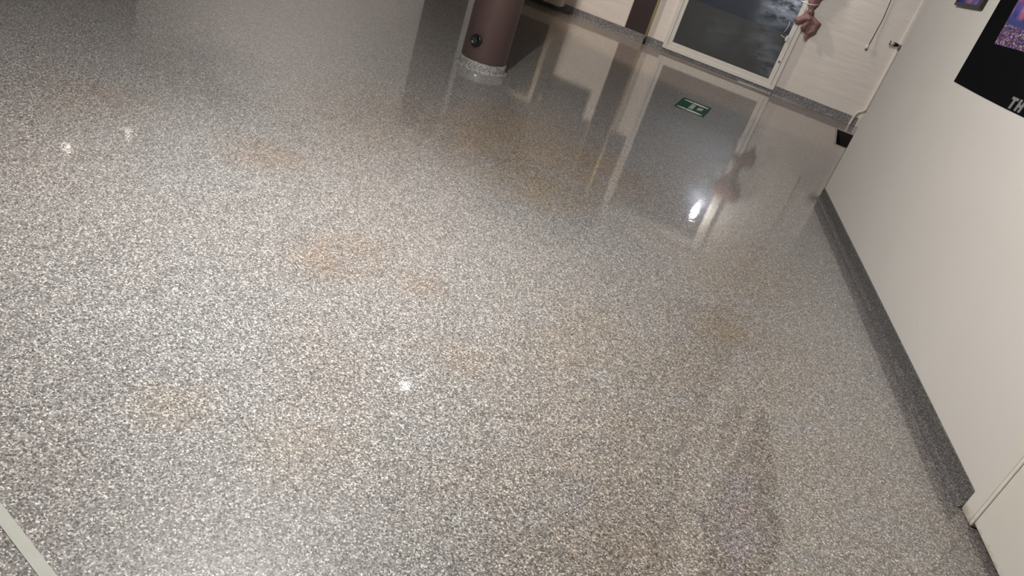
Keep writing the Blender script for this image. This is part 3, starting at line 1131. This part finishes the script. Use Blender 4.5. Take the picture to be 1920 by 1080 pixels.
add_light(LAMP_MAIN['loc'], LAMP_MAIN['power'], LAMP_MAIN['col'], LAMP_MAIN['r'])
sl = bpy.data.lights.new('lamp_beam', 'SPOT')
sl.energy = LAMP_MAIN['spot']
sl.color = LAMP_MAIN['col']
sl.spot_size = 1.20
sl.spot_blend = 1.0
sl.shadow_soft_size = .04
so_ = bpy.data.objects.new('lamp_beam', sl)
COL.objects.link(so_)
so_.location = LAMP_MAIN['loc']
so_.rotation_euler = (Vector((-1.36, 2.25, 0)) - Vector(LAMP_MAIN['loc'])).to_track_quat('-Z', 'Y').to_euler()
x, y, z = LAMP_MAIN['loc']
pd = tag(empty('pendant_lamp', (x, y, CEIL)), 'bare bulb pendant lamp hanging over the bright pool on the floor', 'lamp')
m = MB(); m.tube([(0, 0, -.002), (0, 0, z - CEIL + .11)], .004, 8); m.build('cord', M['cable'], pd)
m = MB(); m.lathe([(.002, z - CEIL + .115), (.020, z - CEIL + .11), (.022, z - CEIL + .065), (.002, z - CEIL + .06)], 16); m.build('socket', M['plug'], pd)

SMALL_LABELS = ['small round ceiling lamp in front of the brown column',
                'left one of the two warm ceiling lamps far to the left',
                'right one of the two warm ceiling lamps far to the left',
                'tiny round ceiling lamp close to the far wall right of the window']
for i, (x, y, z, r, s, w, c) in enumerate(SMALL):
    e = tag(empty('ceiling_lamp', (x, y, CEIL)), SMALL_LABELS[i], 'lamp', 'ceiling lamps mirrored in the floor')
    m = MB()
    m.lathe([(.001, -.001), (r + .03, -.001), (r + .03, z - CEIL + .004), (r + .004, z - CEIL), (r + .004, z - CEIL + .012), (.001, z - CEIL + .012)], 24)
    m.build('housing', M['lampbody'], e)
    m = MB()
    m.lathe([(.0005, z - CEIL + .003), (r, z - CEIL + .003), (r, z - CEIL + .011)], 24)
    m.build('bulb', emit('lamp_glow', c, s), e)

for WASH in WASHES:
    wl = bpy.data.lights.new('wash_beam', 'SPOT')
    wl.energy = WASH['power']
    wl.color = WASH['col']
    wl.spot_size = WASH['size']
    wl.spot_blend = WASH['blend']
    wl.shadow_soft_size = .12
    wo = bpy.data.objects.new('wash_beam', wl)
    COL.objects.link(wo)
    wo.location = WASH['loc']
    wq = (Vector(WASH['aim']) - Vector(WASH['loc'])).to_track_quat('-Z', 'Y')
    wo.rotation_euler = wq.to_euler()
    e = tag(empty('spot_lamp', (WASH['loc'][0], WASH['loc'][1], CEIL)), WASH['label'], 'lamp')
    m = MB(); m.tube([(0, 0, -.001), (0, 0, -.10)], .010, 10); m.build('stem', M['lampbody'], e)
    m = MB(); m.lathe([(.001, .14), (.05, .14), (.06, .12), (.06, -.01), (.055, -.01), (.055, .11), (.001, .11)], 24)
    can = m.build('can', M['lampbody'], e)
    can.rotation_euler = wq.to_euler()
    can.location = (0, 0, WASH['loc'][2] - CEIL)

x, y, z = WALL_LAMP
e = tag(empty('wall_lamp', (x, y, z)), 'small bright wall lamp above the window, mirrored in the floor', 'lamp')
m = MB(); m.tube([(0, D - y - .0285, 0), (0, .012, 0)], .012, 10); m.build('arm', M['lampbody'], e)
m = MB(); m.lathe([(.0005, .018), (.010, .014), (.016, .006), (.018, -.003), (.014, -.014), (.0005, -.018)], 18)
m.build('bulb', emit('wall_lamp_glow', (1, .98, .95), 60), e)
add_light((x, y - .10, z), 8, (1, .96, .92), .03)
